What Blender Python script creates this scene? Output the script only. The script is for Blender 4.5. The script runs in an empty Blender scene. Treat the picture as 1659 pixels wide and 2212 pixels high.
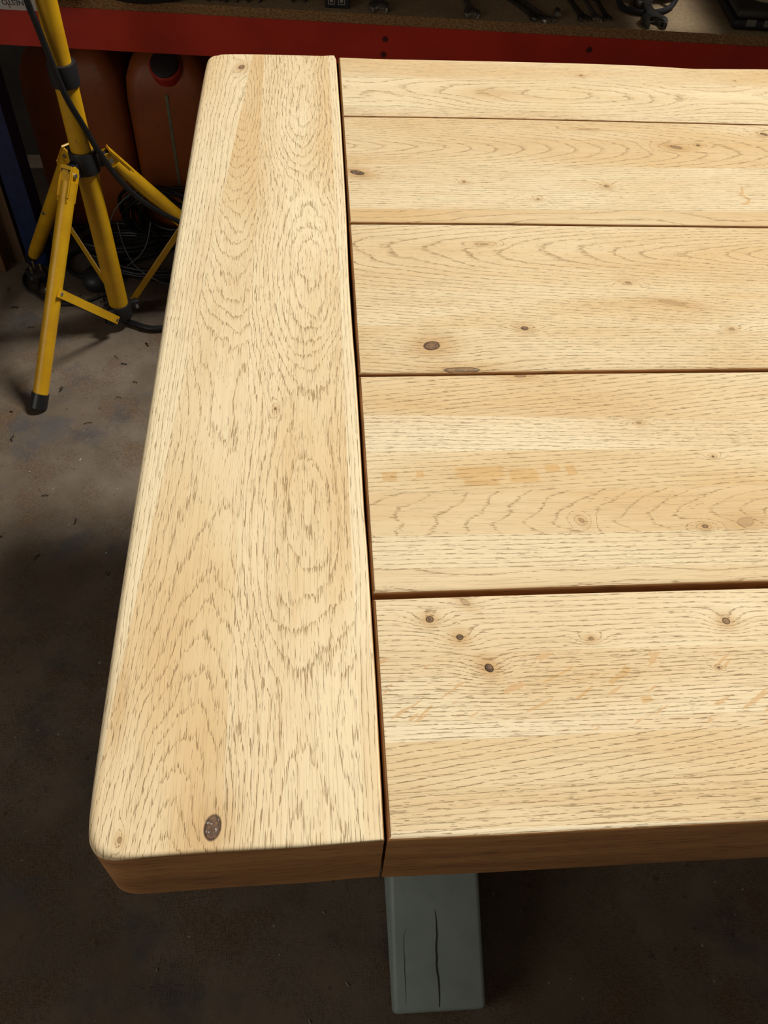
import bpy, bmesh, math, random
from mathutils import Vector, Matrix
random.seed(7)
S = bpy.context.scene
COL = S.collection

# ------------------------------------------------------------------ camera
RR = [(0.9970059550047622, -0.06160467550904809, 0.0467331749452913),
      (0.018989379141778936, 0.7809341652647979, 0.6243246214926843),
      (0.0749568486854409, 0.621567931506765, -0.7797658477758239)]
CP = (0.13528243345831695, -0.15856015843579369, 1.2722530743685248)
cam = bpy.data.cameras.new('camera')
co = bpy.data.objects.new('camera', cam); COL.objects.link(co)
m = Matrix.Identity(4)
for i in range(3):
    m[i][0] = RR[0][i]; m[i][1] = RR[1][i]; m[i][2] = -RR[2][i]; m[i][3] = CP[i]
co.matrix_world = m
cam.sensor_fit = 'VERTICAL'; cam.sensor_height = 24; cam.lens = 24 * 1850 / 2212
cam.clip_start = .02; cam.clip_end = 50
S.camera = co
# ------------------------------------------------------------------ world and lights
w = bpy.data.worlds.new('world'); S.world = w; w.use_nodes = True
bg = w.node_tree.nodes['Background']
bg.inputs[0].default_value = (1.0, .86, .68, 1); bg.inputs[1].default_value = .105

def area(name, loc, target, size, power, color, sy=None):
    l = bpy.data.lights.new(name, 'AREA'); l.energy = power; l.color = color
    l.shape = 'RECTANGLE'; l.size = size; l.size_y = sy or size
    o = bpy.data.objects.new(name, l); COL.objects.link(o)
    o.location = loc
    o.rotation_euler = (Vector(target) - Vector(loc)).to_track_quat('-Z', 'Y').to_euler()
    return o
area('key_light', (5.46, 2.8, 8.77), (.5, .5, .77), 1.9, 1345, (1, .968, .905))
area('fill_light', (-1.9, -.7, 1.25), (0, .2, .2), 1.1, 13.0, (1, .92, .82))
S.view_settings.view_transform = 'Standard'; S.view_settings.look = 'None'
S.view_settings.exposure = 0; S.view_settings.gamma = 1
S.view_settings.use_curve_mapping = False

# ------------------------------------------------------------------ node expressions
class X:
    def __init__(s, g, v): s.g = g; s.v = v
    def _m(s, op, *a, clamp=False):
        n = s.g.t.nodes.new('ShaderNodeMath'); n.operation = op; n.use_clamp = clamp
        for i, q in enumerate((s,) + a):
            q = q.v if isinstance(q, X) else q
            if isinstance(q, (int, float)): n.inputs[i].default_value = q
            else: s.g.t.links.new(q, n.inputs[i])
        return X(s.g, n.outputs[0])
    def __add__(s, o): return s._m('ADD', o)
    __radd__ = __add__
    def __sub__(s, o): return s._m('SUBTRACT', o)
    def __rsub__(s, o): return X(s.g, float(o))._m('SUBTRACT', s)
    def __mul__(s, o): return s._m('MULTIPLY', o)
    __rmul__ = __mul__
    def __truediv__(s, o): return s._m('DIVIDE', o)
    def __pow__(s, o): return s._m('POWER', o)
    def sin(s): return s._m('SINE')
    def abs(s): return s._m('ABSOLUTE')
    def sqrt(s): return s._m('SQRT')
    def exp(s): return s._m('EXPONENT')
    def fract(s): return s._m('FRACT')
    def gt(s, o): return s._m('GREATER_THAN', o)
    def mx(s, o): return s._m('MAXIMUM', o)
    def mn(s, o): return s._m('MINIMUM', o)
    def clamp(s): return s._m('ADD', 0.0, clamp=True)
    def smooth(s, a, b):
        n = s.g.t.nodes.new('ShaderNodeMapRange'); n.interpolation_type = 'SMOOTHSTEP'
        s.g.t.links.new(s.v, n.inputs[0])
        for i, q in ((1, a), (2, b)):
            if isinstance(q, X): s.g.t.links.new(q.v, n.inputs[i])
            else: n.inputs[i].default_value = q
        return X(s.g, n.outputs[0])

class G:
    def __init__(s, name, rough=.6, spec=.3):
        s.m = bpy.data.materials.new(name); s.m.use_nodes = True; s.t = s.m.node_tree
        s.b = s.t.nodes['Principled BSDF']
        s.b.inputs['Roughness'].default_value = rough
        s.b.inputs['Specular IOR Level'].default_value = spec
        tc = s.t.nodes.new('ShaderNodeTexCoord')
        sp = s.t.nodes.new('ShaderNodeSeparateXYZ'); s.t.links.new(tc.outputs['Object'], sp.inputs[0])
        s.x, s.y, s.z = (X(s, sp.outputs[i]) for i in range(3))
    def vec(s, *a):
        n = s.t.nodes.new('ShaderNodeCombineXYZ')
        for i, q in enumerate(a):
            if isinstance(q, X): s.t.links.new(q.v, n.inputs[i])
            else: n.inputs[i].default_value = q
        return n.outputs[0]
    def noise(s, x, y, z=0.0, detail=1, rough=.5, scale=1):
        n = s.t.nodes.new('ShaderNodeTexNoise'); n.inputs['Scale'].default_value = scale
        n.inputs['Detail'].default_value = detail; n.inputs['Roughness'].default_value = rough
        s.t.links.new(s.vec(x, y, z), n.inputs['Vector']); return X(s, n.outputs['Fac'])
    def mix(s, f, a, b):
        n = s.t.nodes.new('ShaderNodeMix'); n.data_type = 'RGBA'
        for i, q in ((0, f), (6, a), (7, b)):
            if isinstance(q, X): s.t.links.new(q.v, n.inputs[i])
            elif isinstance(q, (int, float)): n.inputs[i].default_value = q
            elif isinstance(q, tuple): n.inputs[i].default_value = (*q, 1)
            else: s.t.links.new(q, n.inputs[i])
        return n.outputs[2]
    def color(s, c):
        if isinstance(c, tuple): s.b.inputs['Base Color'].default_value = (*c, 1)
        else: s.t.links.new(c, s.b.inputs['Base Color'])
    def bump(s, h, dist=.001, strength=1):
        n = s.t.nodes.new('ShaderNodeBump'); n.inputs['Distance'].default_value = dist
        n.inputs['Strength'].default_value = strength
        s.t.links.new(h.v, n.inputs['Height']); s.t.links.new(n.outputs[0], s.b.inputs['Normal'])

def simple(name, c, rough=.5, metal=0, var=.15, sc=30, bump=0, spec=.4, c2=None):
    """plain material with a little blotchy variation in colour"""
    g = G(name, rough, spec)
    g.b.inputs['Metallic'].default_value = metal
    n = g.noise(g.x, g.y, g.z, 4, .6, sc)
    c2 = c2 or tuple(q * (1 - 2 * var) for q in c)
    g.color(g.mix(n.smooth(.35, .65), c, c2))
    if bump: g.bump(n, bump)
    return g.m

# ---- oak: growth rings cut by the board's face, pores gathered along each ring, knots
PALE = (.77, .635, .405); TAN = (.68, .50, .28); WARM = (.64, .43, .20); PORE = (.34, .215, .10)
def oak(name, along, strips, knots=(), flecks=None, seed=0.0, marks=None, yellow=0.0, dash=112):
    g = G(name, .75, .1)
    u, v = (g.x, g.y) if along == 'x' else (g.y, g.x)
    steps = [None]
    for st in strips[1:]:
        lo = st['lo']; steps.append((v + u * (-st.get('slant', 0))).gt(lo))
    def par(k, dflt):
        vals = [s_.get(k, dflt) for s_ in strips]
        if all(abs(q - vals[0]) < 1e-9 for q in vals): return vals[0]
        r = None
        for i in range(1, len(vals)):
            dlt = vals[i] - vals[i - 1]
            if abs(dlt) < 1e-9: continue
            r = (steps[i] * dlt + vals[0]) if r is None else (r + steps[i] * dlt)
        return r
    sid = None
    for st in steps[1:]: sid = st * 1.0 if sid is None else sid + st
    sid = X(g, 0.0) * 1.0 if sid is None else sid
    zz = sid * 7.31 + seed
    nl = g.noise(u * 3.2, v * 9, zz, 2)            # slow wander of the rings
    nm = g.noise(u * 14, v * 45, zz + 3.1, 2)      # middle wander
    nj = g.noise(u * 28, v * 520, zz + 9.7, 1)     # jagged steps across the fibres
    d = ((u * par('fu', 6.0) + par('ph', 0.0)).sin() * par('A', 0.0) + par('d0', .02)
         + u * par('k', 0.0) + (nl - .5) * par('an', .03) + (nm - .5) * par('am', .005))
    vv = v - par('v0', 0.0) - u * par('m', 0.0) + (nl - .5) * par('wv', .012)
    r = (vv * vv + d * d).sqrt()
    ph = r * par('F', 220.0) + (nj - .5) * (par('jag', .5) * .7 if not isinstance(par('jag', .5), X) else par('jag', .5) * .7)
    halo = None; core = None; rim = None
    for (ku, kv, a, b, rot, st) in knots:
        du = u - ku; dv = v - kv
        c_, s_ = math.cos(rot), math.sin(rot)
        p = (du * c_ + dv * s_) / a; q = (dv * c_ - du * s_) / b
        rr = (p * p + q * q)
        sw = ((du * du) / ((a * 5) ** 2) + (dv * dv) / ((b * 3.2) ** 2))
        g1 = (sw * -1.0).exp()
        ph = ph + g1 * (2.6 if st > .3 else 1.2)
        h1 = (rr * -.13).exp() * min(1, .45 + st)
        halo = h1 if halo is None else halo.mx(h1)
        if st > .2:
            rn = rr.sqrt() + (nm - .5) * .9
            c1 = rn.smooth(1.05, .85) * min(1, st)
            r1 = (1.0 - ((rn - .92).abs() * 5.5)).clamp() * min(1, st)
            core = c1 if core is None else core.mx(c1)
            rim = r1 if rim is None else rim.mx(r1)
    fr = ph.fract()
    ring = fr.smooth(.0, .07) * (1.0 - (fr / par('rw', .42))).clamp()
    us = u + (nm - .5) * .004; vs_ = v + (nl - .5) * par('wv', .012) + (nm - .5) * .003
    pn = g.noise(us * dash, vs_ * 1700, zz + 2.2, 1, .5)
    pn2 = g.noise(us * (dash * 2.1), vs_ * 2700, zz + 5.2, 1, .5)
    fine = g.noise(us * 26, vs_ * 1250, zz + 14.0, 2, .6)
    line = fr.smooth(.0, .03) * (1.0 - fr.smooth(.06, .17)) * nj.smooth(.32, .5) * pn.smooth(.36, .54)
    th = par('th', .66)
    gain = par('gain', .19)
    e = (pn * .75 + pn2 * .25) + ring * gain - th
    dark = (e.smooth(-.012, .06) * par('ps', .85)).mx(fine.smooth(.56, .70) * .24).mx(line * par('ln', .42))
    # colour
    nb = g.noise(u * 2.2, v * 16, zz + 20, 3, .55)
    nf = g.noise(u * 9, v * 300, zz + 11, 2, .6)
    t = ((nb - .5) * 2.8 + par('tint', .35) + (nf - .5) * .9 + (ring - .3) * .28).clamp()
    c = g.mix(t, PALE, TAN)
    wv = ((nl - .52) * 4 + par('warm', 0.0) + yellow).clamp()
    c = g.mix(wv * .8, c, WARM)
    pale = par('white', 0.0)
    if not isinstance(pale, float) or pale > 0:
        c = g.mix(pale if isinstance(pale, X) else X(g, pale), c, (.82, .70, .50))
    if halo is not None:
        c = g.mix(halo * (.25 + nb * .8), c, (.50, .29, .11))
    if flecks:
        a0, sc, lo_, hi_ = flecks
        fu_ = u * math.cos(a0) + v * math.sin(a0); fv_ = v * math.cos(a0) - u * math.sin(a0)
        fl = g.noise(fu_ * 38, fv_ * 210, 4.4 + seed, 1).smooth(.66, .69)
        band = (v - lo_).smooth(0, .006) * (hi_ - v).smooth(0, .006) if False else (v.gt(lo_) * (1.0 - v.gt(hi_)))
        c = g.mix(fl * band * .7, c, (.60, .37, .17))
        dark = dark * (1.0 - fl * band * .8)
    if marks:
        mk = None
        for (mu, mv, a, b, rot) in marks:
            c_, s_ = math.cos(rot), math.sin(rot)
            du = u - mu; dv = v - mv
            p = ((du * c_ + dv * s_) / a).abs(); q = ((dv * c_ - du * s_) / b).abs()
            k_ = (p.mx(q) + (nm - .5) * .35).smooth(1.15, .8)
            mk = k_ if mk is None else mk.mx(k_)
        c = g.mix(mk * .65, c, (.62, .38, .15))
    c = g.mix(dark, c, PORE)
    hgt = dark * -1.0 - ring * .25
    if core is not None:
        kn = g.noise(u * 260, v * 260, 1.5, 2)
        kc = g.mix(kn.smooth(.35, .62), (.25, .15, .085), (.12, .075, .05))
        kc = g.mix(kn.smooth(.66, .72) * .6, kc, (.50, .45, .42))
        c = g.mix(core, c, kc)
        c = g.mix(rim * .75, c, (.075, .045, .03))
        hgt = hgt - rim * 1.2 - core * .4
    g.color(c)
    g.bump(hgt + (nf - .5) * .5, .00065, .8)
    return g.m

def aged(name, along, tone=1.0):
    """old brown finish left on the edges"""
    g = G(name, .55, .3)
    u, v = (g.x, g.y) if along == 'x' else (g.y, g.x)
    n = g.noise(u * 4, g.z * 60 + v * 30, 1.3, 3, .6); f = g.noise(u * 40, g.z * 900, 4.1, 2)
    c = g.mix(n.smooth(.3, .7), (.46 * tone, .225 * tone, .078 * tone), (.30 * tone, .135 * tone, .043 * tone))
    c = g.mix(f.smooth(.56, .66) * .6, c, (.06, .022, .008))
    g.color(c); g.bump(f, .0003)
    return g.m

# ------------------------------------------------------------------ mesh helpers
def link(name, bm, mat, parent=None, smooth=False, mats=None):
    me = bpy.data.meshes.new(name)
    bmesh.ops.recalc_face_normals(bm, faces=bm.faces)
    bm.to_mesh(me); bm.free()
    for mm in (mats or [mat]): me.materials.append(mm)
    if smooth:
        for p in me.polygons: p.use_smooth = True
        if smooth is not True:
            me.set_sharp_from_angle(angle=math.radians(smooth))
    o = bpy.data.objects.new(name, me); COL.objects.link(o)
    if parent: o.parent = parent
    return o
def tag(o, label=None, cat=None, group=None, kind=None):
    if label: o['label'] = label
    if cat: o['category'] = cat
    if group: o['group'] = group
    if kind: o['kind'] = kind
    return o
def empty(name, loc, label, cat, rz=0, group=None):
    o = bpy.data.objects.new(name, None); COL.objects.link(o)
    o.empty_display_size = .05; o.location = loc; o.rotation_euler = (0, 0, rz)
    return tag(o, label, cat, group)
def box(bm, x0, x1, y0, y1, z0, z1, bev=0, seg=2, mtx=None):
    r = bmesh.ops.create_cube(bm, size=1)
    vs = r['verts']
    for q in vs:
        q.co = Vector(((x0 + x1) / 2 + q.co.x * (x1 - x0), (y0 + y1) / 2 + q.co.y * (y1 - y0), (z0 + z1) / 2 + q.co.z * (z1 - z0)))
        if mtx: q.co = mtx @ q.co
    if bev:
        es = list({e for q in vs for e in q.link_edges})
        bmesh.ops.bevel(bm, geom=es, offset=bev, segments=seg, profile=.5, affect='EDGES')
def cyl(bm, a, b, r0, r1=None, n=24, cap=True):
    a = Vector(a); b = Vector(b); d = b - a; L = d.length
    r1 = r0 if r1 is None else r1
    mt = Matrix.Translation((a + b) / 2) @ d.to_track_quat('Z', 'Y').to_matrix().to_4x4()
    bmesh.ops.create_cone(bm, cap_ends=cap, segments=n, radius1=r0, radius2=r1, depth=L, matrix=mt)
def spline(pts, n=10):
    out = []
    P = [Vector(p) for p in pts]
    P = [P[0] * 2 - P[1]] + P + [P[-1] * 2 - P[-2]]
    for i in range(1, len(P) - 2):
        for k in range(n):
            t = k / n
            a, b, c, d = P[i - 1:i + 3]
            out.append(.5 * ((2 * b) + (c - a) * t + (2 * a - 5 * b + 4 * c - d) * t * t + (3 * b - a - 3 * c + d) * t ** 3))
    out.append(P[-2])
    return out
def tube(bm, pts, r, n=8, taper=None):
    prev = None; rings = []
    up = Vector((0, 0, 1))
    for i, p in enumerate(pts):
        t = (pts[min(i + 1, len(pts) - 1)] - pts[max(i - 1, 0)]).normalized()
        if prev is None:
            x = t.orthogonal().normalized()
        else:
            x = (prev - t * prev.dot(t)).normalized()
        prev = x; y = t.cross(x)
        rr = r if taper is None else r * taper(i / (len(pts) - 1))
        rings.append([bm.verts.new(p + (x * math.cos(k * math.tau / n) + y * math.sin(k * math.tau / n)) * rr) for k in range(n)])
    for a, b in zip(rings, rings[1:]):
        for k in range(n):
            bm.faces.new((a[k], a[(k + 1) % n], b[(k + 1) % n], b[k]))
    bm.faces.new(rings[0][::-1]); bm.faces.new(rings[-1])
def lathe(bm, prof, n=32, mtx=None):
    rings = []
    for (r, z) in prof:
        rings.append([bm.verts.new((r * math.cos(k * math.tau / n), r * math.sin(k * math.tau / n), z)) for k in range(n)])
    for a, b in zip(rings, rings[1:]):
        for k in range(n):
            bm.faces.new((a[k], a[(k + 1) % n], b[(k + 1) % n], b[k]))
    bm.faces.new(rings[0][::-1]); bm.faces.new(rings[-1])
    if mtx: bmesh.ops.transform(bm, matrix=mtx, verts=[q for rg in rings for q in rg])

# ------------------------------------------------------------------ setting: floor and walls
g = G('garage_floor_concrete', .75, .25)
n1 = g.noise(g.x, g.y, g.z, 5, .62, 3.3); n2 = g.noise(g.x, g.y, g.z + 4.0, 4, .6, 11)
n3 = g.noise(g.x, g.y, g.z + 9.0, 3, .6, 60)
wx = g.noise(g.x * 120, g.y * 620, 1.0, 1); wy = g.noise(g.x * 620, g.y * 120, 2.0, 1)
weave = wx.mx(wy).smooth(.50, .66) * n2.smooth(.35, .6)
c = g.mix(n1.smooth(.36, .64), (.150, .116, .084), (.100, .074, .050))
c = g.mix(n2.smooth(.50, .70) * .6, c, (.13, .072, .035))
c = g.mix(g.noise(g.x, g.y, g.z + 30.0, 4, .65, 6).smooth(.52, .66) * .6, c, (.055, .055, .062))
c = g.mix(weave * .38, c, (.035, .028, .022))
c = g.mix(n3.smooth(.64, .72) * .5, c, (.04, .02, .012))
c = g.mix(g.noise(g.x, g.y, g.z + 17.0, 1, .5, 90).smooth(.77, .80) * .6, c, (.35, .33, .30))
g.color(c); g.bump(n3 * .6 + n2 * .6 - weave * .25, .0012)
M_floor = g.m
bm = bmesh.new(); box(bm, -2.7, 3.4, -2.4, 2.24, -.1, 0)
o = link('floor', bm, M_floor); tag(o, kind='structure')
M_wall = simple('painted_block_wall', (.045, .035, .028), .85, var=.2, sc=9, bump=.002)
M_ply = simple('dark_wall_panel', (.055, .034, .022), .7, var=.25, sc=6)
bm = bmesh.new(); box(bm, -2.6, 3.4, 2.14, 2.24, 0, 2.6)
tag(link('wall_back', bm, M_wall), kind='structure')
bm = bmesh.new(); box(bm, -2.7, -2.6, -2.4, 2.24, 0, 2.6)
tag(link('wall_left', bm, M_wall), kind='structure')

# ------------------------------------------------------------------ the table
table = empty('dining_table', (.17, .5, 0), 'large sanded pale oak plank table with sage grey trestle legs', 'table')
TOP, BOT = .77, .694
def shift(bm):
    bmesh.ops.translate(bm, vec=Vector((0, 0, 0)), verts=bm.verts)
def plank(name, outline, mat_top, mat_side, bev, parent=table, bot=BOT, top=TOP, label=None, sag=0, side_fn=None, bsides=None):
    """outline: list of (x, y) counter-clockwise; bev: rounding of the top edge"""
    bm = bmesh.new()
    n = len(outline)
    # inward normals
    P = [Vector((a, b)) for a, b in outline]
    N = []
    for i in range(n):
        e1 = (P[i] - P[i - 1]).normalized(); e2 = (P[(i + 1) % n] - P[i]).normalized()
        t = (e1 + e2).normalized() if (e1 + e2).length > .3 else e1
        nn = Vector((-t.y, t.x))
        k = 1 / max(.5, nn.dot(Vector((-e1.y, e1.x))))
        N.append(nn * k)
    bv = bev if callable(bev) else (lambda i: bev)
    prof = [(0, 1.0), (.076, .62), (.293, .293), (.62, .076), (1.0, 0)]
    rings = []
    bb = .003
    rings.append([bm.verts.new((P[i].x + N[i].x * bb, P[i].y + N[i].y * bb, bot)) for i in range(n)])
    rings.append([bm.verts.new((P[i].x, P[i].y, bot + bb)) for i in range(n)])
    for (a, b) in prof:
        rings.append([bm.verts.new((P[i].x + N[i].x * bv(i) * a, P[i].y + N[i].y * bv(i) * a, top - bv(i) * b)) for i in range(n)])
    for ri, (A, B) in enumerate(zip(rings, rings[1:])):
        for i in range(n):
            f = bm.faces.new((A[i], A[(i + 1) % n], B[(i + 1) % n], B[i]))
            f.smooth = True
            mid = (P[i] + P[(i + 1) % n]) / 2
            f.material_index = 1 if (ri < 2 or (side_fn and side_fn(i, mid, ri))) else 0
            if side_fn is not None and side_fn(i, mid, -1): f.material_index = 0
    f = bm.faces.new(rings[-1]); f2 = bm.faces.new(rings[0][::-1]); f2.material_index = 1
    me = bpy.data.meshes.new(name)
    bmesh.ops.recalc_face_normals(bm, faces=bm.faces)
    bm.to_mesh(me); bm.free()
    me.set_sharp_from_angle(angle=math.radians(50))
    me.materials.append(mat_top); me.materials.append(mat_side)
    o = bpy.data.objects.new(name, me); COL.objects.link(o)
    o.parent = parent; o.matrix_parent_inverse = Matrix.Translation(-Vector(parent.location))
    if label: o['label'] = label
    return o

# end board (grain runs away from the camera)
left = [(.0052, .0012), (.0012, .0062), (-.0012, .0123), (-.0025, .0321), (-.0031, .0775), (-.0036, .1629), (-.0036, .2322), (-.0033, .3534),
        (-.0027, .5936), (-.0016, .7228), (-.0012, .8243), (.0003, .9418), (.0013, .9758), (.0022, .9930), (.0075, 1.0012)]
far = [(.0195, 1.0045), (.0407, 1.0062), (.0851, 1.0072), (.1660, 1.0062)]
seam = [(.1681, .995), (.1687, .9116), (.1692, .8377), (.1692, .7294), (.1690, .6448), (.1680, .5546), (.1678, .5301), (.1682, .4482),
        (.1689, .4014), (.1691, .3343), (.1689, .2448), (.1694, .2115), (.1696, .1724), (.1697, .1033), (.1692, .0315), (.1689, .0008)]
near = [(.1202, -.0008), (.0727, -.0012), (.038, -.0020), (.0207, -.0028), (.0120, -.0018)]
end_out = (left + far + seam + near)[::-1]
def soft(P):
    Q = [P[0]]
    for a, b in zip(P, P[1:]):
        Q += [(a[0] * .75 + b[0] * .25, a[1] * .75 + b[1] * .25), (a[0] * .25 + b[0] * .75, a[1] * .25 + b[1] * .75)]
    return Q + [P[-1]]
run = near[1:] + left + far
run = soft(soft(run))
end_out = (run + seam + [near[0]])[::-1]
NE = len(end_out)
def ebev(i):
    x, y = end_out[i]
    if x > .16: return .0022
    if y < .002 and x > .03: return .0025
    if y > 1.0 and x > .015: return .005
    return .0025 + .005 * min(1, max(0, (.03 - x) / .03)) if y < .01 else .0075
end_strips = [
    dict(lo=-9, v0=.055, d0=.02, A=.0, k=.02, F=330, tint=.22, white=.06, th=.67, gain=.16, an=.02, warm=.0),
    dict(lo=-.0017, slant=.062, v0=.056, d0=.022, A=.040, fu=4.2, ph=.18, k=.0, F=330, tint=.5, warm=.22, an=.020, am=.006, jag=.8, ln=.32, th=.655, gain=.17, wv=.012, rw=.34),
    dict(lo=.0755, v0=.128, d0=.070, A=.0045, fu=21, ph=.0, k=-.035, F=360, tint=.42, warm=.12, an=.030, am=.007, jag=.8, ln=.28, th=.635, gain=.15, wv=.02, rw=.40),
    dict(lo=.158, v0=.05, d0=.02, F=300, tint=.12, white=.15, an=.02, th=.68, gain=.15)]
end_knots = [(.9663, .047, .006, .0035, .2, .8), (.0118, .0702, .0075, .0052, .15, 1.0), (.0888, .0081, .012, .0022, 0, .19),
             (.0073, .0185, .0018, .0012, 0, .5), (.3529, .1005, .0016, .0010, 0, .8)]
M_end = oak('sanded_oak_end_board', 'y', end_strips, end_knots, seed=1.7, yellow=.02, dash=72)
M_ag_x = aged('aged_oak_edge', 'x', .95); M_ag_y = aged('aged_oak_end', 'y', .62)
def end_side(i, mid, ri):
    if ri == -1: return mid.x < .02 and mid.y > .006
    if mid.x > .165: return ri < 4
    return False
M_end_side = aged('aged_oak_end_grain', 'x', .95)
plank('end_board', end_out, M_end, M_end_side, ebev, side_fn=end_side)

bx0 = .1703
def bplank(y0, y1, strips, knots=(), flecks=None, seed=0, marks=None, bevn=.003, bevf=.003, wob=.0006, gn=.0008, gf=.0008, near_pts=None, far_pts=None, x0=bx0, name='plank'):
    mt = oak('sanded_oak_board', 'x', strips, knots, flecks, seed, marks)
    rnd = random.Random(int(seed * 100))
    xs = [x0 + .0006 + (1.80 - x0) * k / 24 for k in range(25)]
    def edge(y, pts, s):
        out = []
        for k, x in enumerate(xs):
            yy = y + math.sin(x * 5 + seed) * wob + rnd.uniform(-1, 1) * wob * .3
            if pts:
                for (a, ya), (b, yb) in zip(pts, pts[1:]):
                    if a <= x <= b: yy = ya + (yb - ya) * (x - a) / (b - a)
                if x > pts[-1][0]: yy = pts[-1][1]
            out.append((x, yy + s))
        return out
    lo = edge(y0, near_pts, gn); hi = edge(y1, far_pts, -gf)
    out = lo + hi[::-1]
    nl_, n_ = len(lo), len(out)
    def bv(i):
        if i in (0, n_ - 1): return .0032
        return bevn if i < nl_ else bevf
    def side(i, mid, ri):
        if ri == -1: return False
        if i == n_ - 1: return ri < 5       # left end, brown bevel
        if i < nl_ - 1: return ri < 4       # edge that faces the camera
        return ri < 3
    return plank(name, out, mt, M_ag_x, bv, side_fn=side)

farp = [(bx0, 1.0019), (.3596, 1.0026), (.4871, 1.0016), (.5694, .9999), (.6144, .9924), (.6623, .9924), (.7498, .9962), (1.0, .999)]
# far board
bplank(.845, 1.002, [
    dict(lo=-9, v0=.80, d0=.0, F=300, tint=.35, white=.15, an=.01),
    dict(lo=.880, slant=-.045, v0=.909, d0=.03, k=.0, A=.020, fu=13, ph=-.9, F=150, tint=.3, white=.0, an=.05, am=.010, jag=.35, th=.68, gain=.18, warm=-.15),
    dict(lo=.947, slant=-.01, v0=.88, d0=.0, F=260, tint=.62, warm=.1, an=.012, th=.69, gain=.16)],
    [(.4851, .9617, .0025, .002, 0, .5), (.69, .955, .0012, .0012, 0, .4), (.3589, .9103, .014, .006, 0, .15)], seed=11.3, far_pts=farp,
    near_pts=[(.17, .8459), (.3386, .8463), (.5082, .8437), (.6947, .8402), (1.8, .838)], bevf=.006, bevn=.002, gn=.0006)
# second
bplank(.621, .844, [
    dict(lo=-9, v0=.560, d0=.07, k=-.0, m=.0, A=.0, F=85, tint=.75, warm=.2, an=.10, am=.01, jag=.35, th=.70, gain=.25, rw=.22, wv=.03),
    dict(lo=.6487, v0=.60, d0=.0, F=260, tint=.25, an=.02, th=.68, gain=.17),
    dict(lo=.737, v0=.776, d0=-.005, k=.115, A=.0, F=260, tint=.62, warm=.2, an=.010, am=.003, jag=.28, th=.67, gain=.2, wv=.01, rw=.3)],
    [(.1835, .7191, .0078, .0042, -.4, 1.0), (.5618, .7828, .007, .003, -.3, .6), (.5903, .7877, .0022, .0018, 0, .9), (.4585, .6968, .0028, .0028, 0, .5),
     (.3767, .6697, .0018, .0014, 0, .6), (.681, .8162, .005, .003, -.5, .9), (.46, .822, .008, .0015, -.1, .35), (.3, .703, .0018, .0018, 0, .5)], seed=23.9,
    far_pts=[(.17, .8450), (.3386, .8455), (.5082, .8429), (.6947, .8394), (1.8, .837)],
    near_pts=[(.17, .6228), (.3087, .6226), (.6169, .6200), (1.8, .617)], bevf=.0025, bevn=.003, gn=.0016, gf=.0004,
    marks=[(.6125, .6925, .0015, .0055, -.25), (.6085, .6835, .0018, .0050, -.75), (.6115, .6760, .0020, .0055, .55), (.6120, .6690, .0018, .0050, -.5), (.6065, .6640, .0040, .0022, .3)])
# third
bplank(.395, .620, [
    dict(lo=-9, v0=.36, d0=.0, F=250, tint=.45, an=.03, am=.01, th=.67, gain=.18, warm=.08),
    dict(lo=.4585, v0=.60, d0=.0, m=-.10, F=240, tint=.38, an=.02, th=.655, gain=.22, rw=.3, ps=.8),
    dict(lo=.4990, v0=.572, d0=.085, k=-.13, F=240, tint=.60, warm=.2, an=.022, am=.006, jag=.35, th=.66, gain=.19, rw=.34)],
    [(.2382, .4307, .0080, .0062, .3, 1.0), (.3262, .4546, .0034, .0026, 0, .9), (.2625, .3985, .016, .0035, 0, .75), (.5223, .4524, .003, .0018, 0, .5),
     (.475, .492, .013, .003, -.25, .25), (.306, .586, .004, .0015, 0, .35), (.44, .523, .003, .0018, 0, .4)], seed=37.1,
    far_pts=[(.17, .6222), (.3087, .6220), (.6169, .6194), (1.8, .6165)],
    near_pts=[(.17, .3937), (.2602, .3940), (.3607, .3960), (.5383, .3973), (1.8, .399)], bevf=.0025, bevn=.0035, gn=.0012, gf=.0004)
# fourth
bplank(.167, .394, [
    dict(lo=-9, v0=.12, d0=.06, k=-.05, F=110, tint=.75, white=.12, warm=-.1, an=.07, am=.012, jag=.35, th=.70, gain=.24, rw=.2),
    dict(lo=.1925, slant=-.015, v0=.10, d0=.0, F=240, tint=.42, warm=.05, an=.02, th=.66, gain=.18),
    dict(lo=.2188, v0=.232, d0=.165, k=-.33, A=.0, F=150, tint=1.0, warm=.08, an=.035, am=.012, jag=.35, th=.69, gain=.20, rw=.22, ln=.34),
    dict(lo=.2575, slant=.01, v0=.10, d0=.0, m=.06, F=230, tint=.42, warm=.25, an=.01, th=.69, gain=.19),
    dict(lo=.3026, v0=.5, d0=.0, m=-.03, F=240, tint=.32, white=.18, an=.06, am=.02, jag=1.0, th=.64, gain=.14, ps=.75),
    dict(lo=.350, slant=-.03, v0=.2, d0=.0, m=.13, F=200, tint=.8, warm=.12, an=.03, am=.01, th=.68, gain=.18)],
    [(.3117, .3905, .006, .0018, 0, .6), (.4267, .2219, .0026, .0018, 0, .8), (.4595, .2251, .0075, .0045, .2, .25), (.3327, .2300, .0016, .0025, .7, .45),
     (.455, .293, .0012, .0010, 0, .9), (.403, .332, .002, .0012, 0, .4)], seed=51.7,
    far_pts=[(.17, .3930), (.2602, .3932), (.3607, .3948), (.5383, .3950), (1.8, .396)],
    near_pts=[(.17, .1680), (.2988, .1690), (.4571, .1700), (1.8, .173)], bevf=.003, bevn=.0035, gn=.0014, gf=.0004,
    marks=[(.262, .2800, .020, .006, 0), (.296, .276, .012, .007, 0), (.262, .270, .014, .004, 0), (.32, .283, .006, .004, .1), (.335, .281, .004, .005, .2), (.19, .277, .006, .005, 0), (.214, .279, .003, .004, 0)])
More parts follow.
